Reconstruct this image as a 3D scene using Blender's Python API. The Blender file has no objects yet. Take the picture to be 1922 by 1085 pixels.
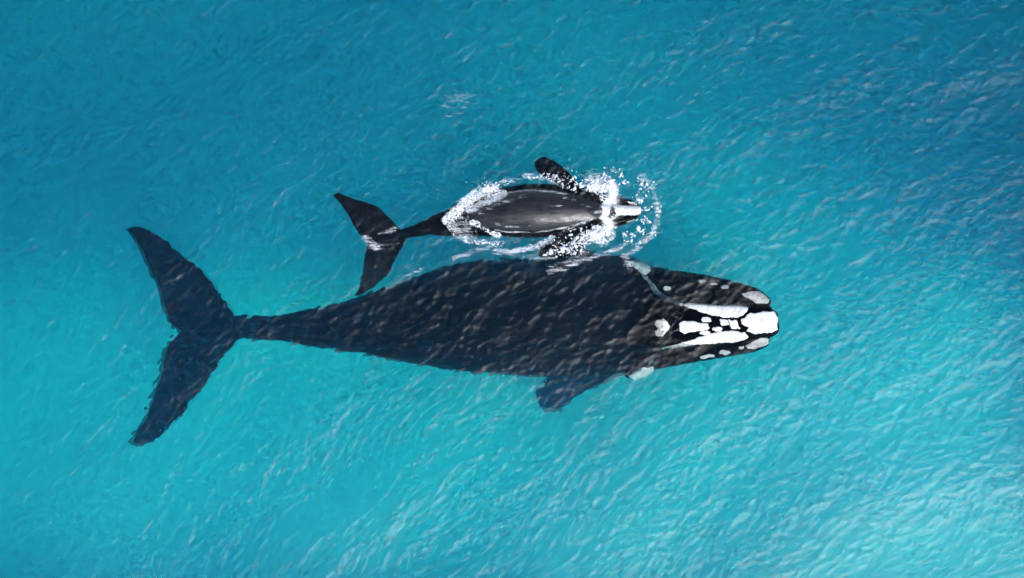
import bpy, bmesh, math, random
import numpy as np
from mathutils import Vector
from mathutils.bvhtree import BVHTree

random.seed(7)
rng = np.random.default_rng(11)
scene = bpy.context.scene
col = scene.collection
R = math.radians

# ------------------------------------------------------------------ camera, sky, sun, exposure
CAM_H = 36.0                     # metres above the water
PPM = 86.9                       # photograph pixels per metre on the water surface
cam_data = bpy.data.cameras.new('camera')
cam = bpy.data.objects.new('camera', cam_data)
col.objects.link(cam)
cam.location = (0, 0, CAM_H)
cam.rotation_euler = (0, 0, 0)
cam_data.sensor_width = 36.0
cam_data.lens = 36.0 * CAM_H / (1922 / PPM)
cam_data.clip_start = 0.5
cam_data.clip_end = 5000
scene.camera = cam

SUN_EL, SUN_AZ = R(53.5), R(143)   # azimuth clockwise from +Y (top of the picture)
world = bpy.data.worlds.new('World')
scene.world = world
world.use_nodes = True
wn = world.node_tree
sky = wn.nodes.new('ShaderNodeTexSky')
sky.sky_type = 'NISHITA'
sky.sun_disc = False
sky.sun_elevation = SUN_EL
sky.sun_rotation = SUN_AZ
sky.dust_density = 0.6
sky.air_density = 1.0
sky.ozone_density = 1.0
wn.links.new(sky.outputs[0], wn.nodes['Background'].inputs[0])
wn.nodes['Background'].inputs[1].default_value = 0.068

sd = bpy.data.lights.new('sun', 'SUN')
sd.energy = 1.3
sd.angle = R(25)
sd.color = (1.0, 1.0, 0.995)
sun = bpy.data.objects.new('sun', sd)
col.objects.link(sun)
sdir = Vector((math.sin(SUN_AZ) * math.cos(SUN_EL), math.cos(SUN_AZ) * math.cos(SUN_EL), math.sin(SUN_EL)))
sun.rotation_euler = sdir.to_track_quat('Z', 'Y').to_euler()
sun.location = sdir * 80

scene.view_settings.view_transform = 'Standard'
scene.view_settings.look = 'None'
scene.view_settings.exposure = 1.45
scene.view_settings.gamma = 1.0
scene.view_settings.use_curve_mapping = False
scene.render.engine = 'CYCLES'
cy = scene.cycles
cy.max_bounces = 8
cy.diffuse_bounces = 2
cy.glossy_bounces = 2
cy.transmission_bounces = 6
cy.volume_bounces = 4
cy.transparent_max_bounces = 12
cy.caustics_reflective = False
cy.caustics_refractive = True
cy.sample_clamp_indirect = 15.0
cy.use_denoising = True
cy.use_adaptive_sampling = True
cy.adaptive_threshold = 0.05
cy.adaptive_min_samples = 16

# ------------------------------------------------------------------ helpers
def W(x, y, z=0.0):
    """photograph pixel seen at height z (apparent depth allowed for) -> world point"""
    s = (1.0 + max(0.0, -z) * 0.8 / CAM_H - max(0.0, z) / CAM_H) / PPM
    return np.array([(x - 961.0) * s, (542.5 - y) * s, z])

def mat(name):
    m = bpy.data.materials.new(name)
    m.use_nodes = True
    m.node_tree.nodes.clear()
    nt = m.node_tree
    out = nt.nodes.new('ShaderNodeOutputMaterial')
    def N(t, **kw):
        n = nt.nodes.new(t)
        for k, v in kw.items():
            if k in n.bl_rna.properties:
                setattr(n, k, v)
            else:
                n.inputs[k.replace('_', ' ')].default_value = v
        return n
    return m, nt, N, nt.links.new, out

def mesh_obj(name, verts, faces, m, parent=None, smooth=True):
    me = bpy.data.meshes.new(name)
    me.from_pydata([tuple(v) for v in verts], [], faces)
    me.update()
    if smooth:
        me.polygons.foreach_set('use_smooth', [True] * len(me.polygons))
    o = bpy.data.objects.new(name, me)
    me.materials.append(m)
    col.objects.link(o)
    if parent:
        o.parent = parent
    return o

def grid_mesh(name, X, Y, Z, keep=None):
    ny, nx = X.shape
    me = bpy.data.meshes.new(name)
    idx = np.arange(nx * ny, dtype=np.int32).reshape(ny, nx)
    q = np.stack([idx[:-1, :-1], idx[:-1, 1:], idx[1:, 1:], idx[1:, :-1]], -1).reshape(-1, 4)
    co = np.stack([X, Y, Z], -1).reshape(-1, 3)
    if keep is not None:
        q = q[keep.reshape(-1)]
    return co, q

def mesh_np(name, co, quads):
    used = np.unique(quads)
    remap = np.zeros(len(co), np.int32)
    remap[used] = np.arange(len(used), dtype=np.int32)
    co2 = co[used]; q2 = remap[quads]
    me = bpy.data.meshes.new(name)
    me.vertices.add(len(co2)); me.vertices.foreach_set('co', co2.astype(np.float32).reshape(-1))
    k = quads.shape[1]
    me.loops.add(q2.size); me.loops.foreach_set('vertex_index', q2.astype(np.int32).reshape(-1))
    me.polygons.add(len(q2))
    me.polygons.foreach_set('loop_start', np.arange(0, q2.size, k, dtype=np.int32))
    me.polygons.foreach_set('use_smooth', np.ones(len(q2), bool))
    me.update(calc_edges=True)
    me.validate()
    return me, used

def vnoise(x, y, s, seed=0):
    """smooth value noise in about -1..1"""
    r = np.random.default_rng(seed)
    T = r.uniform(-1, 1, (256, 256))
    u = np.asarray(x) / s + 100.3; v = np.asarray(y) / s + 77.7
    iu = np.floor(u).astype(int); iv = np.floor(v).astype(int)
    fu = u - iu; fv = v - iv
    fu = fu * fu * (3 - 2 * fu); fv = fv * fv * (3 - 2 * fv)
    g = lambda a, b: T[a % 256, b % 256]
    return (g(iu, iv) * (1 - fu) + g(iu + 1, iv) * fu) * (1 - fv) + (g(iu, iv + 1) * (1 - fu) + g(iu + 1, iv + 1) * fu) * fv

def fbm(x, y, s, seed=0, o=4):
    t = 0; a = 1; n = 0
    for i in range(o):
        t = t + a * vnoise(x, y, s / 2 ** i, seed + i); n += a; a *= .55
    return t / n

# ------------------------------------------------------------------ sea: wave field
L, NF = 26.0, 1080
def wave_field():
    k1 = np.fft.fftfreq(NF, d=L / NF) * 2 * np.pi
    KX, KY = np.meshgrid(k1, k1)
    K = np.hypot(KX, KY); K[0, 0] = 1e-6
    A = np.arctan2(KY, KX)
    noise = np.random.default_rng(5).normal(size=(NF, NF)) + 1j * np.random.default_rng(6).normal(size=(NF, NF))
    H = np.zeros((NF, NF), complex)
    # wavelength, width in octaves, direction of travel, directional power, rms slope
    for lam, wd, ang, pw, sl in ((0.15, 0.45, R(-50), 0.4, 0.062), (0.28, 0.45, R(-58), 0.6, 0.044),
                                 (0.7, 0.5, R(-45), 0.9, 0.036), (2.8, 0.4, R(-65), 2.0, 0.024)):
        kp = 2 * np.pi / lam
        S = np.exp(-0.5 * (np.log2(K / kp) / wd) ** 2)
        d = np.abs(np.cos(A - ang)) ** (2 * pw) + 0.03
        h = noise * S * d / K
        sx = np.fft.ifft2(h * K).real
        H += h * (sl / sx.std())
    h = np.fft.ifft2(H).real
    dx = np.fft.ifft2(-1j * KX / K * H).real
    dy = np.fft.ifft2(-1j * KY / K * H).real
    return h, dx, dy
HF, DXF, DYF = wave_field()
def water_z(x, y):
    u = (np.asarray(x) / L + 0.5) * NF; v = (np.asarray(y) / L + 0.5) * NF
    iu = np.floor(u).astype(int); iv = np.floor(v).astype(int); fu = u - iu; fv = v - iv
    g = lambda a, b: HF[b % NF, a % NF]
    return (g(iu, iv) * (1 - fu) + g(iu + 1, iv) * fu) * (1 - fv) + (g(iu, iv + 1) * (1 - fu) + g(iu + 1, iv + 1) * fu) * fv

# water material: clear rippled surface over scattering blue-green water
m_water, nt, N, LK, out = mat('sea_water')
gl = N('ShaderNodeBsdfGlossy', distribution='BECKMANN', Roughness=0.375)
rf = N('ShaderNodeBsdfRefraction', Roughness=0.0, IOR=1.33)
tr = N('ShaderNodeBsdfTransparent')
fr = N('ShaderNodeFresnel', IOR=1.33)
mx = N('ShaderNodeMixShader'); mx.inputs[0].default_value = 0.75
LK(tr.outputs[0], mx.inputs[1]); LK(rf.outputs[0], mx.inputs[2])
mx2 = N('ShaderNodeMixShader')
LK(fr.outputs[0], mx2.inputs[0]); LK(mx.outputs[0], mx2.inputs[1]); LK(gl.outputs[0], mx2.inputs[2])
LK(mx2.outputs[0], out.inputs['Surface'])
vs = N('ShaderNodeVolumeScatter', Density=0.110, Anisotropy=0.0); vs.inputs['Color'].default_value = (0.10, 0.54, 1.0, 1)
va = N('ShaderNodeVolumeAbsorption', Density=0.40); va.inputs['Color'].default_value = (0.0, 0.975, 1.0, 1)
ad = N('ShaderNodeAddShader')
LK(vs.outputs[0], ad.inputs[0]); LK(va.outputs[0], ad.inputs[1]); LK(ad.outputs[0], out.inputs['Volume'])

def build_sea():
    g = (np.arange(NF) / NF - 0.5) * L
    iy = np.where(np.abs(g) < 8.3)[0]
    X, Y = np.meshgrid(g, g[iy])
    e = np.minimum(np.clip((12.9 - np.abs(X)) / 1.0, 0, 1), np.clip((8.2 - np.abs(Y)) / 1.0, 0, 1))
    Hh, Dx, Dy = HF[iy] * e, DXF[iy] * e, DYF[iy] * e
    co, q = grid_mesh('sea', X - 0.75 * Dx, Y - 0.75 * Dy, Hh)
    ny, nx = X.shape
    idx = np.arange(nx * ny).reshape(ny, nx)
    # flat outer sea: the rim of the wave patch is level, so large plain quads butt against it
    c = [idx[0, 0], idx[0, -1], idx[-1, -1], idx[-1, 0]]
    B, D = 320.0, -26.0
    base = len(co)
    far = np.array([(-B, -B, 0), (B, -B, 0), (B, B, 0), (-B, B, 0), (-B, -B, D), (B, -B, D), (B, B, D), (-B, B, D)], float)
    co = np.vstack([co, far])
    ext = []
    for i in range(4):
        j = (i + 1) % 4
        ext.append((c[i], base + i, base + j, c[j]))
        ext.append((base + i, base + 4 + i, base + 4 + j, base + j))
    ext.append((base + 7, base + 6, base + 5, base + 4))
    allq = np.vstack([q, np.array(ext)])
    me = bpy.data.meshes.new('sea')
    me.vertices.add(len(co)); me.vertices.foreach_set('co', co.astype(np.float32).reshape(-1))
    me.loops.add(allq.size); me.loops.foreach_set('vertex_index', allq.reshape(-1).astype(np.int32))
    me.polygons.add(len(allq))
    me.polygons.foreach_set('loop_start', np.arange(0, allq.size, 4).astype(np.int32))
    sm = np.zeros(len(allq), bool); sm[:len(q)] = True
    me.polygons.foreach_set('use_smooth', sm)
    me.update(calc_edges=True); me.validate()
    me.materials.append(m_water)
    o = bpy.data.objects.new('sea', me); col.objects.link(o)
    o['kind'] = 'structure'
    o['label'] = 'rippled turquoise sea water filling the whole frame'
    o['category'] = 'sea'
    return o
sea = build_sea()

# seabed: pale sand, shoaling towards the foot of the picture
m_sand, nt, N, LK, out = mat('pale_sand')
pb = N('ShaderNodeBsdfPrincipled', Roughness=0.95)
tc = N('ShaderNodeTexCoord'); nz = N('ShaderNodeTexNoise', Scale=0.12, Detail=5.0)
LK(tc.outputs['Object'], nz.inputs['Vector'])
cr = N('ShaderNodeValToRGB')
cr.color_ramp.elements[0].position = .3; cr.color_ramp.elements[0].color = (0.66, 0.68, 0.67, 1)
cr.color_ramp.elements[1].position = .7; cr.color_ramp.elements[1].color = (0.76, 0.78, 0.78, 1)
LK(nz.outputs[0], cr.inputs[0]); LK(cr.outputs[0], pb.inputs['Base Color']); LK(pb.outputs[0], out.inputs['Surface'])
def seabed_depth(x, y):
    yc = np.clip(y, -12, 12)
    yp = 0.5 * (yc + np.sqrt(yc ** 2 + 5.0))
    d = 5.6 + 0.36 * yc + 0.06 * yp ** 2 + 0.0026 * yp ** 2 * np.clip(np.abs(x), 0, 16) ** 2 - 0.07 * np.clip(x, -16, 0) - 0.12 * np.clip(x, 0, 16)
    d = d + 0.55 * vnoise(x, y, 7.0, 31) + 0.4 * vnoise(x, y, 3.0, 32)
    return np.clip(d, 2.6, 24)
gx = np.concatenate([np.linspace(-318, -30, 20), np.linspace(-29, 29, 117), np.linspace(30, 318, 20)])
SX, SY = np.meshgrid(gx, gx)
co, q = grid_mesh('seabed', SX, SY, -seabed_depth(SX, SY))
me, _ = mesh_np('seabed', co, q)
me.materials.append(m_sand)
sb = bpy.data.objects.new('seabed', me); col.objects.link(sb)
sb['kind'] = 'structure'; sb['label'] = 'pale sandy seabed deep under the turquoise water'; sb['category'] = 'seabed'

# ------------------------------------------------------------------ whales
def pchip(xs, ys, q):
    xs = np.asarray(xs, float); ys = np.asarray(ys, float)
    h = np.diff(xs); d = np.diff(ys) / h
    mm = np.zeros(len(xs)); mm[0] = d[0]; mm[-1] = d[-1]
    for i in range(1, len(xs) - 1):
        if d[i - 1] * d[i] > 0:
            w1 = 2 * h[i] + h[i - 1]; w2 = h[i] + 2 * h[i - 1]
            mm[i] = (w1 + w2) / (w1 / d[i - 1] + w2 / d[i])
    k = np.clip(np.searchsorted(xs, q) - 1, 0, len(h) - 1)
    t = (q - xs[k]) / h[k]
    return ((2 * t**3 - 3 * t**2 + 1) * ys[k] + (t**3 - 2 * t**2 + t) * h[k] * mm[k]
            + (-2 * t**3 + 3 * t**2) * ys[k + 1] + (t**3 - t**2) * h[k] * mm[k + 1])

def sp(v, f):
    return math.copysign(abs(v) ** (2 / f), v)

def tube(rings):
    n = len(rings[0]); V = [tuple(p) for r in rings for p in r]; F = []
    for a in range(len(rings) - 1):
        for b in range(n):
            c = (b + 1) % n
            F.append((a * n + b, a * n + c, (a + 1) * n + c, (a + 1) * n + b))
    F.append(tuple(range(n))[::-1]); F.append(tuple((len(rings) - 1) * n + b for b in range(n)))
    return V, F

def loft_x(st, nseg=90, nr=36, flat=2.0):
    """st rows: px x, px y upper edge, px y lower edge, z of the top, half height"""
    st = sorted(st); a = np.array(st, float)
    qx = np.linspace(a[0, 0], a[-1, 0], nseg)
    up, lo, zt, hz = (pchip(a[:, 0], a[:, i], qx) for i in (1, 2, 3, 4))
    rings = []
    for x, u, l, z, h in zip(qx, up, lo, zt, hz):
        zc = z - h
        p0 = W(x, u, zc); p1 = W(x, l, zc)
        c = (p0 + p1) / 2; hw = abs(p0[1] - p1[1]) / 2
        r = []
        for t in np.linspace(0, 2 * math.pi, nr, endpoint=False):
            ct, s_ = math.cos(t), math.sin(t)
            r.append((c[0], c[1] + hw * math.copysign(abs(ct) ** (2 / flat), ct), zc + h * math.copysign(abs(s_) ** (2 / flat), s_)))
        rings.append(r)
    return tube(rings)

def loft_path(pts, nseg=40, nr=20, flat=2.0):
    """pts rows: px x, px y, half width px, z top, half height; widths square to the path"""
    a = np.array(pts, float); t = np.arange(len(a)); q = np.linspace(0, len(a) - 1, nseg)
    c = [pchip(t, a[:, i], q) for i in range(5)]
    P = np.array([W(x, y, z - h) for x, y, z, h in zip(c[0], c[1], c[3], c[4])])
    T = np.gradient(P[:, :2], axis=0); T /= np.linalg.norm(T, axis=1)[:, None] + 1e-9
    rings = []
    for i in range(nseg):
        n = np.array([-T[i, 1], T[i, 0]]); hw = c[2][i] / PPM; h = c[4][i]
        rings.append([(P[i, 0] + n[0] * hw * sp(math.cos(s), flat), P[i, 1] + n[1] * hw * sp(math.cos(s), flat), P[i, 2] + h * sp(math.sin(s), flat))
                      for s in np.linspace(0, 2 * math.pi, nr, endpoint=False)])
    return tube(rings)

def blade(ch, nseg=40, nr=24, tmin=0.034):
    """ch rows: leading px (x,y), trailing px (x,y), z, thickness in m, from root to tip"""
    a = np.array([(l[0], l[1], t[0], t[1], z, th) for l, t, z, th in ch], float)
    t = np.arange(len(a)); q = np.linspace(0, len(a) - 1, nseg)
    c = [pchip(t, a[:, i], q) for i in range(6)]
    rings = []
    for i in range(nseg):
        A = W(c[0][i], c[1][i], c[4][i]); B = W(c[2][i], c[3][i], c[4][i])
        r = []
        for s in np.linspace(0, 2 * math.pi, nr, endpoint=False):
            u = 0.5 - 0.5 * math.cos(s)
            th = max(tmin, c[5][i] * 0.5 * math.sqrt(max(u, 0)) * (1 - u) * 2.2)
            p = A + (B - A) * u; r.append((p[0], p[1], p[2] + math.copysign(th, math.sin(s)) * min(1, abs(math.sin(s)) * 3)))
        rings.append(r)
    return tube(rings)

def fuse(name, pieces, voxel, smooth_n, m):
    V, F = [], []
    for v, f in pieces:
        b = len(V); V += v; F += [tuple(i + b for i in ff) for ff in f]
    me = bpy.data.meshes.new(name + '_raw'); me.from_pydata(V, [], F); me.update()
    bm = bmesh.new(); bm.from_mesh(me)
    bmesh.ops.recalc_face_normals(bm, faces=bm.faces); bm.to_mesh(me); bm.free()
    o = bpy.data.objects.new(name, me); col.objects.link(o)
    r = o.modifiers.new('r', 'REMESH'); r.mode = 'VOXEL'; r.voxel_size = voxel
    s = o.modifiers.new('s', 'SMOOTH'); s.factor = 0.5; s.iterations = smooth_n
    dg = bpy.context.evaluated_depsgraph_get()
    me2 = bpy.data.meshes.new_from_object(o.evaluated_get(dg))
    o.modifiers.clear(); o.data = me2; bpy.data.meshes.remove(me)
    me2.materials.clear(); me2.materials.append(m)
    me2.polygons.foreach_set('use_smooth', [True] * len(me2.polygons))
    me2.name = name
    return o

# whale skin
def skin(name, base, rough, mottle, sheen=0.0, coat=0.0, spec=0.5, wet=False):
    m, nt, N, LK, out = mat(name)
    pb = N('ShaderNodeBsdfPrincipled', Roughness=rough)
    tc = N('ShaderNodeTexCoord')
    n1 = N('ShaderNodeTexNoise', Scale=1.6, Detail=6.0, Roughness=0.6); LK(tc.outputs['Object'], n1.inputs['Vector'])
    cr = N('ShaderNodeValToRGB')
    cr.color_ramp.elements[0].position = .38; cr.color_ramp.elements[0].color = (*base, 1)
    cr.color_ramp.elements[1].position = .78; cr.color_ramp.elements[1].color = (*mottle, 1)
    LK(n1.outputs[0], cr.inputs[0]); LK(cr.outputs[0], pb.inputs['Base Color'])
    ms = N('ShaderNodeMapping'); ms.inputs['Scale'].default_value = (0.55, 1.6, 1.6); LK(tc.outputs['Object'], ms.inputs[0])
    n2 = N('ShaderNodeTexNoise', Scale=5.0, Detail=6.0, Roughness=0.62); LK(ms.outputs[0], n2.inputs['Vector'])
    bp = N('ShaderNodeBump', Strength=0.30, Distance=0.03); LK(n2.outputs[0], bp.inputs['Height']); LK(bp.outputs[0], pb.inputs['Normal'])
    rr = N('ShaderNodeMapRange'); rr.inputs[1].default_value = 0.35; rr.inputs[2].default_value = 0.68
    rr.inputs[3].default_value = rough - 0.12; rr.inputs[4].default_value = rough + 0.2
    LK(n2.outputs[0], rr.inputs[0]); LK(rr.outputs[0], pb.inputs['Roughness'])
    pb.inputs['Specular IOR Level'].default_value = spec
    pb.inputs['Sheen Weight'].default_value = sheen
    pb.inputs['Sheen Roughness'].default_value = 0.35
    pb.inputs['Coat Weight'].default_value = coat
    pb.inputs['Coat Roughness'].default_value = 0.18
    pb.inputs['Sheen Roughness'].default_value = 0.33
    if wet:
        # gloss exists only where skin meets air; submerged skin has next to no optical interface
        gm = N('ShaderNodeNewGeometry'); sx = N('ShaderNodeSeparateXYZ'); LK(gm.outputs['Position'], sx.inputs[0])
        for key, val in (('Specular IOR Level', spec), ('Sheen Weight', sheen), ('Coat Weight', coat)):
            mr = N('ShaderNodeMapRange'); mr.inputs[1].default_value = -0.03; mr.inputs[2].default_value = 0.02
            mr.inputs[3].default_value = 0.04 * val; mr.inputs[4].default_value = val
            LK(sx.outputs[2], mr.inputs[0]); LK(mr.outputs[0], pb.inputs[key])
        sh = N('ShaderNodeBsdfSheen', Roughness=0.30); mr = N('ShaderNodeMapRange')
        mr.inputs[1].default_value = -0.03; mr.inputs[2].default_value = 0.02; LK(sx.outputs[2], mr.inputs[0])
        cm = N('ShaderNodeMixRGB'); cm.inputs[1].default_value = (0, 0, 0, 1); cm.inputs[2].default_value = (0.95, 0.90, 0.84, 1)
        LK(mr.outputs[0], cm.inputs[0]); LK(cm.outputs[0], sh.inputs['Color']); LK(bp.outputs[0], sh.inputs['Normal'])
        ad = N('ShaderNodeAddShader'); LK(pb.outputs[0], ad.inputs[0]); LK(sh.outputs[0], ad.inputs[1])
        LK(ad.outputs[0], out.inputs['Surface'])
        return m
    LK(pb.outputs[0], out.inputs['Surface'])
    return m
m_skin = skin('black_whale_skin', (0.0006, 0.0012, 0.0030), 0.5, (0.002, 0.0035, 0.008), spec=0.03)
m_calf = skin('wet_calf_skin', (0.0030, 0.0028, 0.0045), 0.34, (0.016, 0.014, 0.015), sheen=1.0, coat=0.0, spec=0.6, wet=True)
def plain(name, c0, c1, sc, rough=0.9, bump=0.4):
    m, nt, N, LK, out = mat(name)
    pb = N('ShaderNodeBsdfPrincipled', Roughness=rough)
    tc = N('ShaderNodeTexCoord')
    n1 = N('ShaderNodeTexNoise', Scale=sc, Detail=5.0, Roughness=0.65); LK(tc.outputs['Object'], n1.inputs['Vector'])
    cr = N('ShaderNodeValToRGB')
    cr.color_ramp.elements[0].position = .3; cr.color_ramp.elements[0].color = (*c0, 1)
    cr.color_ramp.elements[1].position = .6; cr.color_ramp.elements[1].color = (*c1, 1)
    LK(n1.outputs[0], cr.inputs[0]); LK(cr.outputs[0], pb.inputs['Base Color'])
    bp = N('ShaderNodeBump', Strength=bump, Distance=0.02); LK(n1.outputs[0], bp.inputs['Height']); LK(bp.outputs[0], pb.inputs['Normal'])
    LK(pb.outputs[0], out.inputs['Surface'])
    return m
m_call = plain('white_callosity', (0.64, 0.59, 0.51), (0.92, 0.88, 0.82), 11)
m_lip = plain('grey_lip_skin', (0.05, 0.07, 0.09), (0.20, 0.24, 0.27), 16)
m_blow = plain('dark_blowhole', (0.010, 0.010, 0.012), (0.02, 0.02, 0.024), 9, 0.5)

def whale_root(name, x, y, z, label):
    e = bpy.data.objects.new(name, None); col.objects.link(e)
    e['label'] = label; e['category'] = 'whale'; e['group'] = 'mother whale and calf swimming together'
    e.empty_display_size = 0.5
    return e

# --- adult
adult = whale_root('adult_whale', 900, 600, -1, 'huge dark adult whale with white head callosities submerged beneath the calf')
body_st = [(400, 602, 632, -1.56, 0.10), (430, 592, 638, -1.46, 0.20), (465, 592, 637, -1.33, 0.32), (500, 593, 638, -1.18, 0.42), (540, 588, 643, -1.04, 0.50),
           (580, 580, 650, -0.94, 0.58), (620, 571, 657, -0.86, 0.66), (660, 562, 662, -0.80, 0.74), (700, 547, 668, -0.72, 0.84),
           (740, 531, 676, -0.68, 0.94), (780, 518, 684, -0.65, 1.02), (820, 504, 691, -0.62, 1.10), (860, 494, 697, -0.60, 1.16),
           (900, 488, 700, -0.58, 1.20), (960, 485, 703, -0.57, 1.24), (1020, 484, 707, -0.56, 1.26), (1080, 480, 709, -0.55, 1.26),
           (1140, 478, 706, -0.50, 1.24), (1185, 484, 697, -0.46, 1.18), (1220, 497, 688, -0.40, 1.10), (1260, 506, 680, -0.37, 1.0),
           (1300, 515, 674, -0.38, 0.92), (1350, 528, 667, -0.42, 0.82), (1395, 544, 658, -0.44, 0.70), (1425, 555, 648, -0.46, 0.58),
           (1443, 570, 640, -0.48, 0.44), (1453, 590, 625, -0.52, 0.25)]
pieces = [loft_x(body_st, 120, 44, 2.15)]
# rostrum ridge, then the two arched lower lips
pieces.append(loft_path([(1120, 600, 20, -0.95, 0.2), (1170, 601, 40, -0.50, 0.4), (1212, 604, 46, -0.12, 0.45), (1250, 606, 46, 0.00, 0.45), (1310, 608, 43, 0.03, 0.4),
                         (1370, 608, 38, 0.04, 0.36), (1420, 606, 33, 0.04, 0.32), (1448, 605, 27, 0.02, 0.24), (1461, 604, 17, -0.03, 0.12)], flat=4.5))
pieces.append(loft_path([(1180, 496, 8, -0.46, 0.3), (1195, 501, 15, -0.38, 0.4), (1210, 508, 14, -0.36, 0.4), (1226, 520, 8, -0.40, 0.3)], 16))
pieces.append(loft_path([(1174, 704, 7, -0.60, 0.3), (1192, 700, 13, -0.52, 0.4), (1210, 693, 13, -0.50, 0.4), (1228, 684, 8, -0.52, 0.3)], 16))
pieces.append(loft_path([(1200, 520, 18, -0.30, 0.3), (1240, 528, 24, -0.24, 0.4), (1300, 540, 28, -0.18, 0.4), (1360, 550, 26, -0.12, 0.4), (1415, 560, 20, -0.06, 0.3), (1443, 574, 12, -0.08, 0.2)]))
pieces.append(loft_path([(1200, 684, 14, -0.36, 0.3), (1250, 674, 16, -0.30, 0.4), (1310, 664, 16, -0.26, 0.4), (1370, 655, 14, -0.18, 0.4), (1420, 646, 13, -0.10, 0.3), (1442, 639, 9, -0.12, 0.2)]))
# tail flukes
pieces.append(blade([((455, 612), (340, 624), -1.40, 0.30), ((434, 580), (318, 610), -1.38, 0.26), ((417, 555), (303, 576), -1.34, 0.22), ((386, 513), (295, 542), -1.28, 0.18),
                     ((347, 482), (281, 515), -1.22, 0.14), ((312, 452), (265, 475), -1.16, 0.11), ((276, 430), (247, 446), -1.12, 0.10), ((254, 423), (235, 430), -1.10, 0.07)]))
pieces.append(blade([((455, 618), (336, 624), -1.40, 0.30), ((443, 646), (322, 634), -1.45, 0.26), ((422, 668), (307, 655), -1.50, 0.22), ((396, 705), (297, 702), -1.58, 0.18),
                     ((362, 753), (284, 740), -1.66, 0.14), ((326, 795), (268, 786), -1.72, 0.11), ((288, 826), (250, 814), -1.76, 0.10), ((266, 836), (242, 834), -1.78, 0.07)]))
# pectoral flippers
pieces.append(blade([((1185, 670), (1045, 680), -1.40, 0.42), ((1142, 716), (1022, 710), -2.10, 0.30), ((1106, 735), (1006, 726), -2.65, 0.22), ((1076, 754), (1005, 744), -3.00, 0.18), ((1052, 772), (1014, 768), -3.20, 0.12)]))
pieces.append(blade([((1185, 520), (1050, 515), -1.30, 0.42), ((1150, 486), (1030, 488), -1.70, 0.30), ((1110, 470), (1015, 474), -2.00, 0.22), ((1075, 458), (1010, 462), -2.20, 0.16), ((1050, 450), (1015, 452), -2.35, 0.08)]))
abody = fuse('body', pieces, 0.036, 5, m_skin)
abody.parent = adult

# --- calf
calf = whale_root('whale_calf', 920, 400, 0, 'small glossy calf breaking the surface amid white foam above the adult')
cst = [(705, 446, 458, -0.37, 0.05), (730, 437, 459, -0.36, 0.11), (764, 427, 447, -0.32, 0.20), (788, 418, 444, -0.26, 0.27), (810, 406, 442, -0.20, 0.32),
       (843, 391, 443, -0.10, 0.40), (870, 378, 444, -0.02, 0.46), (890, 369, 444, 0.044, 0.49), (925, 356, 444, 0.125, 0.52), (955, 350, 445, 0.169, 0.54), (1000, 345, 446, 0.191, 0.56),
       (1040, 346, 445, 0.160, 0.55), (1075, 350, 441, 0.110, 0.53), (1100, 355, 437, 0.062, 0.50), (1125, 361, 432, 0.026, 0.46), (1150, 366, 427, -0.02, 0.38),
       (1170, 371, 422, -0.05, 0.30), (1188, 376, 416, -0.08, 0.22), (1198, 383, 408, -0.12, 0.12)]
pc = [loft_x(cst, 110, 40, 2.2)]
pc.append(loft_path([(1095, 396, 16, 0.06, 0.2), (1130, 395, 15, 0.09, 0.2), (1155, 395, 12, 0.08, 0.2), (1180, 395, 10, 0.06, 0.18), (1200, 395, 8, 0.03, 0.12), (1206, 395, 5, -0.01, 0.06)]))
pc.append(loft_path([(1125, 372, 8, -0.02, 0.2), (1155, 375, 7, 0.0, 0.2), (1185, 381, 5, -0.01, 0.15), (1197, 387, 3, -0.05, 0.08)]))
pc.append(loft_path([(1125, 420, 8, -0.02, 0.2), (1155, 417, 7, 0.0, 0.2), (1185, 410, 5, -0.01, 0.15), (1197, 403, 3, -0.05, 0.08)]))
pc.append(blade([((762, 446), (690, 454), -0.42, 0.16), ((746, 424), (680, 446), -0.40, 0.15), ((726, 403), (667, 430), -0.36, 0.13), ((704, 385), (656, 408), -0.32, 0.11), ((674, 376), (643, 388), -0.28, 0.08), ((648, 367), (631, 374), -0.26, 0.06), ((634, 361), (624, 367), -0.25, 0.04)]))
pc.append(blade([((762, 448), (690, 454), -0.42, 0.16), ((754, 466), (687, 466), -0.50, 0.15), ((743, 486), (683, 488), -0.60, 0.13), ((728, 514), (679, 515), -0.74, 0.11), ((708, 536), (673, 538), -0.86, 0.08), ((688, 548), (668, 550), -0.93, 0.05), ((674, 556), (664, 556), -0.96, 0.04)]))
pc.append(blade([((1112, 372), (1062, 366), -0.26, 0.2), ((1095, 352), (1052, 348), -0.22, 0.16), ((1076, 333), (1036, 340), -0.20, 0.13), ((1060, 316), (1016, 329), -0.28, 0.10), ((1038, 301), (1005, 318), -0.38, 0.08), ((1020, 293), (1002, 302), -0.46, 0.05)]))
pc.append(blade([((1118, 425), (1062, 430), -0.28, 0.2), ((1112, 446), (1046, 446), -0.26, 0.16), ((1095, 464), (1028, 456), -0.24, 0.13), ((1070, 480), (1015, 466), -0.24, 0.10), ((1045, 486), (1010, 474), -0.26, 0.08), ((1025, 484), (1010, 480), -0.28, 0.05)]))
cbody = fuse('body', pc, 0.02, 6, m_calf)
cbody.parent = calf

def bvh_of(o):
    return BVHTree.FromPolygons([v.co for v in o.data.vertices], [tuple(p.vertices) for p in o.data.polygons])
bvA, bvC = bvh_of(abody), bvh_of(cbody)
def top_z(bv, x, y, default=None):
    h = bv.ray_cast(Vector((x, y, 3)), Vector((0, 0, -1)))
    return h[0].z if h[0] is not None else default

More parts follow.
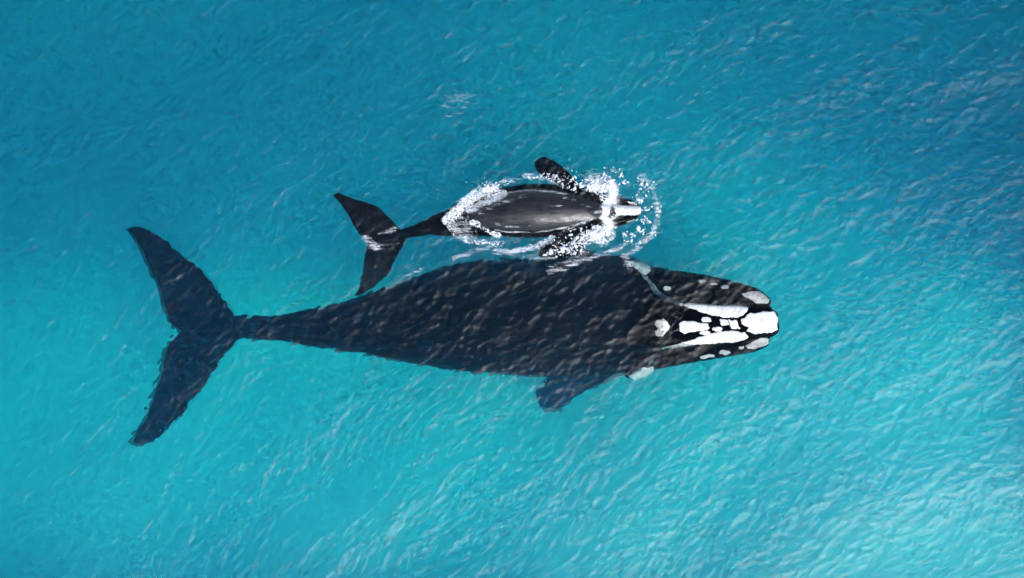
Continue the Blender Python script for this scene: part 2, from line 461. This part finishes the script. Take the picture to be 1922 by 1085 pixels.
def poly_sd(P, X, Y):
    """signed distance, positive inside"""
    P = np.asarray(P, float); n = len(P)
    d = np.full(X.shape, 1e9); ins = np.zeros(X.shape, bool)
    for i in range(n):
        a = P[i]; b = P[(i + 1) % n]; e = b - a
        t = np.clip(((X - a[0]) * e[0] + (Y - a[1]) * e[1]) / (e @ e + 1e-12), 0, 1)
        d = np.minimum(d, np.hypot(X - a[0] - t * e[0], Y - a[1] - t * e[1]))
        c = ((a[1] > Y) != (b[1] > Y))
        with np.errstate(divide='ignore', invalid='ignore'):
            xi = a[0] + (Y - a[1]) * e[0] / (e[1] if e[1] else 1e-12)
        ins ^= c & (X < xi)
    return np.where(ins, d, -d)

NPATCH = [0]
def patch(name, pts, bv, parent, m, zg, thick=0.035, h=0.012, ragged=0.016, label=None):
    """raised skin growth of an outline given in px, lying on the whale's surface"""
    NPATCH[0] += 1
    P = np.array([W(x, y, zg)[:2] for x, y in pts])
    lo = P.min(0) - 0.04; hi = P.max(0) + 0.04
    X, Y = np.meshgrid(np.arange(lo[0], hi[0], h), np.arange(lo[1], hi[1], h))
    sd = poly_sd(P, X, Y) + ragged * 1.9 * fbm(X, Y, 0.09, 50 + NPATCH[0], 4) + ragged * 0.6
    Z = np.zeros(X.shape); ok = np.zeros(X.shape, bool)
    near = sd > -2 * h
    for (i, j) in zip(*np.where(near)):
        z = top_z(bv, X[i, j], Y[i, j])
        if z is not None:
            Z[i, j] = z; ok[i, j] = True
    dome = np.clip(sd / 0.05, 0, 1); dome = np.sqrt(dome * (2 - dome))
    Z = np.where(sd > 0, Z + 0.55 * thick * (0.5 + 0.5 * dome) + 0.012 * fbm(X, Y, 0.06, 9, 3) , Z - 0.02)
    cell = lambda A: A[:-1, :-1] & A[1:, :-1] & A[:-1, 1:] & A[1:, 1:]
    anyin = (sd[:-1, :-1] > 0) | (sd[1:, :-1] > 0) | (sd[:-1, 1:] > 0) | (sd[1:, 1:] > 0)
    keep = cell(ok) & anyin
    if keep.sum() < 2:
        return None
    co, q = grid_mesh(name, X, Y, Z, keep)
    me, _ = mesh_np(name, co, q); me.materials.append(m)
    o = bpy.data.objects.new(name, me); col.objects.link(o); o.parent = parent
    if label:
        o['label'] = label
    return o

def ell(x0, y0, x1, y1, n=14):
    return [((x0 + x1) / 2 + (x1 - x0) / 2 * math.cos(t), (y0 + y1) / 2 + (y1 - y0) / 2 * math.sin(t)) for t in np.linspace(0, 2 * math.pi, n, endpoint=False)]
S1 = 3.617
def cz(pts, s=S1, ox=1140, oy=440):
    return [(x / s + ox, y / s + oy) for x, y in pts]
def band(path, w0):
    """outline of a tapering stroke; path rows x, y, half width"""
    a = np.array(path, float); T = np.gradient(a[:, :2], axis=0); T /= np.linalg.norm(T, axis=1)[:, None]
    n = np.stack([-T[:, 1], T[:, 0]], -1)
    u = a[:, :2] + n * a[:, 2:3] * w0; l = a[:, :2] - n * a[:, 2:3] * w0
    return [tuple(p) for p in u] + [tuple(p) for p in l[::-1]]

callo = [
    (cz([(905, 580), (960, 540), (1060, 525), (1130, 525), (1155, 570), (1150, 640), (1110, 665), (1000, 668), (940, 655), (955, 630), (910, 605)]), -0.08, .045, 'large white callosity on the snout tip'),
    (cz([(480, 470), (560, 468), (680, 478), (760, 483), (910, 480), (950, 500), (930, 540), (880, 560), (800, 562), (720, 550), (640, 525), (560, 500)]), -0.1, .04, 'long white callosity on the side nearer the calf'),
    (cz([(380, 780), (500, 740), (620, 700), (720, 665), (830, 655), (930, 670), (950, 695), (900, 725), (760, 735), (640, 745), (500, 760), (420, 780)]), -0.1, .04, 'long white callosity on the side away from the calf'),
    (cz([(485, 600), (510, 590), (600, 595), (680, 610), (688, 635), (600, 655), (520, 670), (490, 650)]), -0.08, .04, 'wedge shaped white callosity on the middle of the head'),
    (cz([(330, 580), (370, 572), (395, 590), (420, 625), (400, 655), (375, 690), (330, 685), (322, 660), (345, 635), (322, 610)]), -0.1, .04, 'heart shaped white callosity behind the blowholes'),
    (cz(ell(635, 565, 697, 592)), -0.08, .03, None), (cz(ell(712, 628, 772, 657)), -0.08, .03, None), (cz(ell(624, 656, 692, 682)), -0.08, .03, None),
    (cz([(762, 580), (818, 580), (822, 612), (766, 614)]), -0.08, .03, None),
    (cz([(822, 582), (868, 582), (896, 636), (840, 640)]), -0.08, .03, None),
    (cz([(908, 404), (950, 388), (1010, 384), (1060, 405), (1096, 445), (1080, 468), (1000, 470), (962, 440)]), -0.3, .03, 'white callosity on the lip tip nearer the calf'),
    (cz([(936, 752), (1000, 716), (1060, 700), (1090, 712), (1085, 745), (1000, 775), (950, 772)]), -0.35, .03, 'ragged white callosity on the lip tip away from the calf'),
    (cz([(160, 180), (215, 174), (258, 176), (296, 214), (292, 246), (244, 274), (212, 246), (172, 212)]), -0.6, .03, 'pale patch above the eye nearer the calf'),
    (cz([(138, 962), (230, 900), (300, 898), (322, 930), (262, 985), (170, 1000)]), -0.7, .03, 'pale patch above the eye away from the calf'),
    (cz(ell(606, 302, 652, 322)), -0.4, .02, None), (cz(ell(692, 326, 738, 344)), -0.4, .02, None), (cz(ell(766, 346, 812, 366)), -0.4, .02, None),
    (cz(ell(385, 355, 425, 375)), -0.35, .015, None),
    (cz([(622, 836), (690, 812), (720, 826), (690, 834), (640, 846)]), -0.45, .02, None), (cz(ell(756, 788, 822, 813)), -0.45, .02, None), (cz(ell(882, 757, 918, 775)), -0.4, .02, None),
]
for pts, zg, th, lb in callo:
    patch('callosity', pts, bvA, adult, m_call, zg, th, label=lb)
# pale ridges that run from the eye patches down to the long callosities
patch('lip_ridge', band([(1206, 512, 2), (1218, 528, 3.5), (1232, 547, 4), (1250, 560, 3.5), (1270, 569, 3), (1288, 575, 2.5)], 1.0), bvA, adult, m_lip, -0.3, .02, label='grey curved ridge of the lip nearer the calf')
patch('lip_ridge', band([(1217, 684, 2), (1228, 672, 3.5), (1240, 662, 3.5), (1252, 655, 2.5)], 1.0), bvA, adult, m_lip, -0.3, .02, label='grey curved ridge of the lip away from the calf')
for pts in ([(1262, 593, 1), (1270, 596, 2.5), (1277, 601, 1)], [(1262, 622, 1), (1270, 619, 2.5), (1277, 614, 1)]):
    patch('blowhole', band(pts, 1.0), bvA, adult, m_blow, -0.1, .012, ragged=0.002)

S2, O2 = 4.004, (800, 260)
S5 = 976 / 180
def c5(p): return [(x / S5 + 1080, y / S5 + 300) for x, y in p]
for pts, lb in ((c5([(420, 455), (500, 455), (600, 465), (668, 470), (672, 560), (600, 565), (480, 565), (420, 560), (400, 510)]), 'white callosity along the snout of the calf'),
                (c5([(265, 470), (330, 460), (352, 500), (345, 555), (275, 565)]), 'white callosity behind the blowholes of the calf'),
                (c5([(330, 390), (380, 385), (420, 450), (440, 480), (400, 490), (360, 440)]), None),
                (c5([(330, 630), (390, 580), (430, 545), (450, 560), (400, 600), (350, 650)]), None),
                (c5([(545, 425), (610, 425), (625, 450), (560, 452)]), None), (c5([(520, 630), (600, 600), (625, 620), (560, 650)]), None)):
    patch('callosity', pts, bvC, calf, m_call, 0.05, .02, label=lb)
for pts in ([(1149, 389, 1), (1152, 392, 1.6), (1154, 395, 1)], [(1149, 402, 1), (1152, 399, 1.6), (1154, 396, 1)]):
    patch('blowhole', band(pts, 1.0), bvC, calf, m_blow, 0.05, .03, h=0.008, ragged=0.001)

# ------------------------------------------------------------------ foam and spray
m_foam, nt, N, LK, out = mat('sea_foam')
at = N('ShaderNodeAttribute', attribute_name='foam')
tc = N('ShaderNodeTexCoord')
mp = N('ShaderNodeMapping'); mp.inputs['Rotation'].default_value = (0, 0, R(-30)); mp.inputs['Scale'].default_value = (1, 1.5, 1)
LK(tc.outputs['Object'], mp.inputs[0])
n1 = N('ShaderNodeTexNoise', Scale=16.0, Detail=5.0, Roughness=0.7, Distortion=1.2); LK(mp.outputs[0], n1.inputs['Vector'])
vo = N('ShaderNodeTexVoronoi', Scale=15.0); vo.feature = 'DISTANCE_TO_EDGE'
dm = N('ShaderNodeMixRGB', Fac=0.12); LK(mp.outputs[0], dm.inputs[1]); LK(n1.outputs['Color'], dm.inputs[2])
LK(dm.outputs[0], vo.inputs['Vector'])
def M(op, a, b=None, clamp=False):
    n = N('ShaderNodeMath', operation=op, use_clamp=clamp)
    for i, v in enumerate((a, b)):
        if v is None: continue
        if isinstance(v, (int, float)): n.inputs[i].default_value = v
        else: LK(v, n.inputs[i])
    return n.outputs[0]
lace = M('SUBTRACT', 1.0, M('MULTIPLY', vo.outputs['Distance'], 4.5), True)
pat = M('ADD', M('MULTIPLY', lace, 0.38), M('MULTIPLY', n1.outputs[0], 0.95))          # about 0.3 .. 1
al = M('MULTIPLY', M('SUBTRACT', M('ADD', pat, at.outputs['Fac']), 1.20), 4.5, True)
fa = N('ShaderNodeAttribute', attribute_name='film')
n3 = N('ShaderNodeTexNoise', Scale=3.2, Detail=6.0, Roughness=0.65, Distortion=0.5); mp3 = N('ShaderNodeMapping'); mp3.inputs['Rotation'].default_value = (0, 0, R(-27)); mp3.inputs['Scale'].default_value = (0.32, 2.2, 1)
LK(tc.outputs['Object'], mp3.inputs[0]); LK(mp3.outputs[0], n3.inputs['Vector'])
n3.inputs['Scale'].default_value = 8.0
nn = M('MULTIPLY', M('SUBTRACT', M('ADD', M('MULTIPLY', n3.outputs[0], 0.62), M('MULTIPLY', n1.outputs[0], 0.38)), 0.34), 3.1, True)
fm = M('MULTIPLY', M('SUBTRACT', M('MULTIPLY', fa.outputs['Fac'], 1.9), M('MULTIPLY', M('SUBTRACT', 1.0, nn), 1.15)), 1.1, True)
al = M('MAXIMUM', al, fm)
df = N('ShaderNodeBsdfPrincipled', Roughness=0.7); df.inputs['Base Color'].default_value = (0.84, 0.83, 0.82, 1)
tr = N('ShaderNodeBsdfTransparent'); mx = N('ShaderNodeMixShader')
LK(al, mx.inputs[0]); LK(tr.outputs[0], mx.inputs[1]); LK(df.outputs[0], mx.inputs[2]); LK(mx.outputs[0], out.inputs['Surface'])
m_drop = plain('white_spray', (0.80, 0.80, 0.80), (0.9, 0.9, 0.9), 8, 0.6, 0.1)

# strokes: points (px x, px y), half width px, density
STROKES = [
    # collar round the rear of the back
    ([(842, 412), (856, 396), (878, 376), (905, 358), (930, 350)], 11.2, 0.71),
    ([(880, 392), (905, 380), (928, 370), (945, 362)], 10.0, 0.59),
    ([(842, 412), (850, 430), (866, 446), (885, 453), (912, 454)], 8.8, 0.63),
    ([(888, 418), (905, 428), (922, 438), (936, 441)], 7.5, 0.66),
    ([(860, 405), (872, 420), (882, 438), (895, 445)], 17.5, 0.39),
    ([(930, 350), (945, 340), (958, 338)], 7.5, 0.46), ([(960, 340), (985, 326), (1005, 324)], 8.8, 0.31),
    ([(985, 330), (1020, 336), (1050, 346), (1068, 358)], 6.0, 0.44),
    # head: white water thrown to both sides
    ([(1100, 328), (1118, 328), (1135, 335)], 11.2, 0.55), ([(1116, 352), (1128, 350), (1142, 352)], 15.0, 0.81),
    ([(1140, 340), (1150, 355), (1150, 372)], 12.5, 0.84), ([(1135, 372), (1150, 384)], 12.5, 0.75),
    ([(1088, 345), (1078, 336)], 5.0, 0.40),
    ([(1108, 442), (1125, 436), (1142, 426)], 11.2, 0.81), ([(1110, 450), (1130, 448), (1146, 440)], 11.2, 0.62),
    ([(1132, 424), (1142, 415), (1150, 406)], 7.5, 0.70), ([(1060, 432), (1090, 422), (1120, 405)], 6.2, 0.46),
    ([(1122, 460), (1140, 455)], 7.5, 0.41),
    # side wash below the back
    ([(900, 447), (940, 452), (975, 450), (1000, 448)], 8.8, 0.37), ([(930, 466), (955, 473), (985, 468), (1010, 458), (1036, 448)], 7.5, 0.50), ([(955, 473), (985, 471)], 5.0, 0.56),
    ([(852, 484), (880, 474), (910, 466), (930, 458)], 6.2, 0.38), ([(866, 488), (885, 476)], 5.0, 0.37),
    ([(925, 477), (960, 476), (1000, 480), (1030, 484)], 5.0, 0.31),
    # bow arc
    ([(1200, 330), (1216, 340), (1228, 360), (1234, 385), (1236, 400), (1233, 425), (1222, 442), (1205, 458), (1190, 468), (1176, 480)], 7.5, 0.46),
    ([(1234, 385), (1235, 410)], 6.2, 0.44), ([(1180, 475), (1172, 490)], 11.2, 0.37),
    # wake lines over the adult
    ([(1030, 512), (1060, 504), (1085, 492), (1110, 484), (1140, 474), (1165, 464)], 5.0, 0.40), ([(1050, 510), (1080, 500), (1105, 488)], 6.2, 0.37),
    ([(1075, 488), (1090, 475), (1100, 466)], 3.1, 0.40), ([(1036, 500), (1056, 496)], 5.0, 0.30),
    # tail wash
    ([(684, 446), (696, 456), (706, 464)], 10.0, 0.48), ([(716, 436), (740, 430)], 7.5, 0.39), ([(690, 460), (735, 462)], 8.8, 0.28),
    # drifting patch beyond the calf
]
FILM_AND_SHEEN = [
    ([(835, 192), (860, 180), (885, 182)], 24, .29), ([(868, 204), (884, 186)], 9, .27), ([(832, 222), (850, 216), (872, 208)], 6, .30), ([(905, 205), (922, 202)], 6, .22),
    ([(684, 446), (696, 456), (706, 466)], 13, .46), ([(714, 437), (742, 430)], 9, .36), ([(700, 464), (745, 460)], 8, .35),
    ([(1112, 334), (1135, 340), (1148, 352), (1152, 380)], 18, .55), ([(1100, 450), (1125, 440), (1148, 425)], 18, .55),
    ([(1138, 386), (1150, 370), (1150, 352)], 12, .95), ([(1134, 408), (1146, 422), (1140, 436)], 11, .9), ([(1118, 398), (1136, 396)], 8, .5),
    ([(850, 420), (862, 440), (890, 450)], 16, .45), ([(848, 405), (880, 376), (920, 356)], 16, .5), ([(885, 395), (915, 378), (945, 364)], 12, .6),
    ([(862, 412), (878, 430)], 18, .38),
    ([(1030, 512), (1060, 504), (1085, 492), (1112, 482), (1145, 472), (1175, 458)], 9, .42), ([(1032, 500), (1075, 490), (1100, 468)], 6, .36),
    ([(852, 486), (880, 475), (912, 466), (935, 456)], 8, .38), ([(930, 470), (960, 473), (1000, 464), (1036, 449)], 9, .48), ([(925, 477), (965, 477), (1005, 482), (1040, 486)], 8, .35),
    ([(1205, 330), (1226, 355), (1236, 395), (1228, 435), (1200, 460), (1174, 486)], 11, .40), ([(1172, 478), (1182, 496)], 14, .45),
    # water sheeting off the back; the shortest stroke is a painted glint
    ([(900, 400), (940, 380), (985, 370)], 7, .34), ([(1035, 388), (1054, 387)], 3, .42), ([(905, 412), (950, 424), (1000, 428)], 6, .30), ([(1060, 372), (1085, 380), (1112, 393)], 5, .36),
    # sheen along both flanks of the back, painted in as thin white film
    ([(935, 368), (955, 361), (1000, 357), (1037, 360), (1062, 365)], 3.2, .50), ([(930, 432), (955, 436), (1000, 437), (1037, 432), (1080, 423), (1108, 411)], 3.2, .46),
    ([(960, 340), (1000, 326), (1040, 335)], 10, .3), ([(760, 520), (790, 505)], 5, .35), ([(700, 545), (730, 540)], 4, .25),
]
def stroke_density(X, Y, STROKES, broken=True):
    D = np.zeros(X.shape)
    wob = 5.5 * fbm(X, Y, 0.35, 70, 3)
    for pts, w, dens in STROKES:
        P = np.array([W(x, y)[:2] for x, y in pts]); d = np.full(X.shape, 1e9)
        for a, b in zip(P[:-1], P[1:]):
            e = b - a; t = np.clip(((X - a[0]) * e[0] + (Y - a[1]) * e[1]) / (e @ e + 1e-12), 0, 1)
            d = np.minimum(d, np.hypot(X - a[0] - t * e[0], Y - a[1] - t * e[1]))
        if not broken:
            D = np.maximum(D, dens * np.exp(-1.3 * (d * PPM / w) ** 2))
            continue
        f = np.clip(1.45 - (d * PPM + wob * min(1, w / 7)) / w, 0, 1); f = f * f * (3 - 2 * f)
        D = np.maximum(D, dens * f)
    if broken:
        D = D * np.clip(0.86 + 0.62 * fbm(X, Y, 0.28, 90, 4) , 0.25, 1.15) + 0.10 * (D > 0.1) * fbm(X, Y, 0.06, 95, 2)
    return np.clip(D, 0, 1)
def build_foam():
    p0 = W(610, 560); p1 = W(1270, 150); h = 0.0165
    X, Y = np.meshgrid(np.arange(p0[0], p1[0], h), np.arange(p0[1], p1[1], h))
    D = stroke_density(X, Y, STROKES)
    FL = stroke_density(X, Y, FILM_AND_SHEEN, False)
    keepv = (D > 0.12) | (FL > 0.03)
    wz = water_z(X, Y)
    Z = wz + 0.012
    for i, j in zip(*np.where(keepv)):
        z = top_z(bvC, X[i, j], Y[i, j])
        if z is not None and z > Z[i, j] - 0.02:
            Z[i, j] = max(Z[i, j], z + 0.010)
    Z = Z + 0.035 * np.clip(D - 0.3, 0, 1) * (0.6 + fbm(X, Y, 0.12, 81, 3))
    keep = keepv[:-1, :-1] & keepv[1:, :-1] & keepv[:-1, 1:] & keepv[1:, 1:]
    co, q = grid_mesh('sea_foam', X, Y, Z, keep)
    me, used = mesh_np('sea_foam', co, q)
    a = me.attributes.new('foam', 'FLOAT', 'POINT'); a.data.foreach_set('value', D.reshape(-1)[used].astype(np.float32))
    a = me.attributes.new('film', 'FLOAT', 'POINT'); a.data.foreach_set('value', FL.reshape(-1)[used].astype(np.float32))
    me.materials.append(m_foam)
    o = bpy.data.objects.new('sea_foam', me); col.objects.link(o)
    o['kind'] = 'stuff'; o['label'] = 'white lacy foam on the water churned up around the calf'; o['category'] = 'foam'
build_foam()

# spray: lumpy white drops and foam clots
def lump(r, seed):
    bm = bmesh.new(); bmesh.ops.create_icosphere(bm, subdivisions=1, radius=1.0)
    rr = random.Random(seed)
    for v in bm.verts: v.co *= rr.uniform(0.7, 1.2)
    V = np.array([v.co[:] for v in bm.verts]); F = np.array([[v.index for v in f.verts] for f in bm.faces]); bm.free()
    return V, F
LUMPS = [lump(1, i) for i in range(6)]
SPRAY = [  # px x, px y, spread x, spread y, count, mean radius m, height m
    (1045, 334, 28, 8, 55, .017, .10), (1078, 345, 20, 12, 50, .019, .15), (1000, 332, 22, 6, 45, .014, .06), (1112, 346, 18, 13, 95, .023, .2),
    (1135, 345, 14, 14, 110, .026, .2), (1065, 465, 26, 12, 130, .020, .10), (1095, 445, 18, 12, 110, .022, .14), (1125, 435, 18, 10, 90, .024, .15), (1040, 475, 16, 6, 40, .017, .06),
    (1150, 318, 10, 5, 14, .017, .15), (1172, 342, 6, 4, 9, .024, .1), (1165, 330, 5, 4, 6, .02, .1), (1205, 350, 14, 14, 34, .018, .12), (1200, 372, 12, 8, 22, .020, .1), (1198, 374, 3, 3, 8, .03, .1),
    (1214, 392, 12, 4, 16, .017, .06), (1210, 415, 9, 10, 28, .017, .1), (1205, 435, 8, 5, 18, .020, .1), (1172, 440, 4, 4, 14, .023, .1), (1188, 440, 5, 6, 16, .021, .1), (1178, 453, 12, 3, 14, .016, .08),
    (1222, 350, 8, 10, 24, .016, .06), (1235, 395, 5, 18, 40, .015, .04), (1226, 435, 6, 10, 26, .015, .04), (1195, 464, 12, 7, 26, .014, .04),
    (915, 345, 20, 7, 30, .014, .06), (948, 341, 10, 6, 22, .015, .06), (900, 456, 20, 5, 26, .014, .05), (930, 458, 18, 6, 22, .013, .05), (862, 400, 14, 12, 26, .012, .04), (890, 370, 22, 8, 28, .013, .05),
]
def build_spray():
    Vs, Fs, b = [], [], 0
    for x, y, sx, sy, n, r, hgt in SPRAY:
        for _ in range(int(n * 1.0)):
            px_, py_ = random.gauss(x, sx * 0.6), random.gauss(y, sy * 0.6)
            p = W(px_, py_)
            z = float(water_z(p[0], p[1])); zc = top_z(bvC, p[0], p[1])
            if zc is not None and zc > z: z = zc
            if 885 < px_ < 1095 and abs(py_ - 396) < 30: continue
            s = 0.56 * r * random.lognormvariate(0, 0.5)
            z += s * 0.4 + hgt * random.random() ** 3
            V, F = random.choice(LUMPS)
            a = random.uniform(0, 6.28); el = random.uniform(1, 2.6)
            Q = V * np.array([s * el, s, s * 0.8]); ca, sa = math.cos(a), math.sin(a)
            Q = np.stack([Q[:, 0] * ca - Q[:, 1] * sa, Q[:, 0] * sa + Q[:, 1] * ca, Q[:, 2]], -1) + np.array([p[0], p[1], z])
            Vs.append(Q); Fs.append(F + b); b += len(V)
    me, _ = mesh_np('water_spray', np.vstack(Vs), np.vstack(Fs)); me.materials.append(m_drop)
    o = bpy.data.objects.new('water_spray', me); col.objects.link(o)
    o['kind'] = 'stuff'; o['label'] = 'scattered white drops and foam flecks thrown up by the calf'; o['category'] = 'spray'
build_spray()
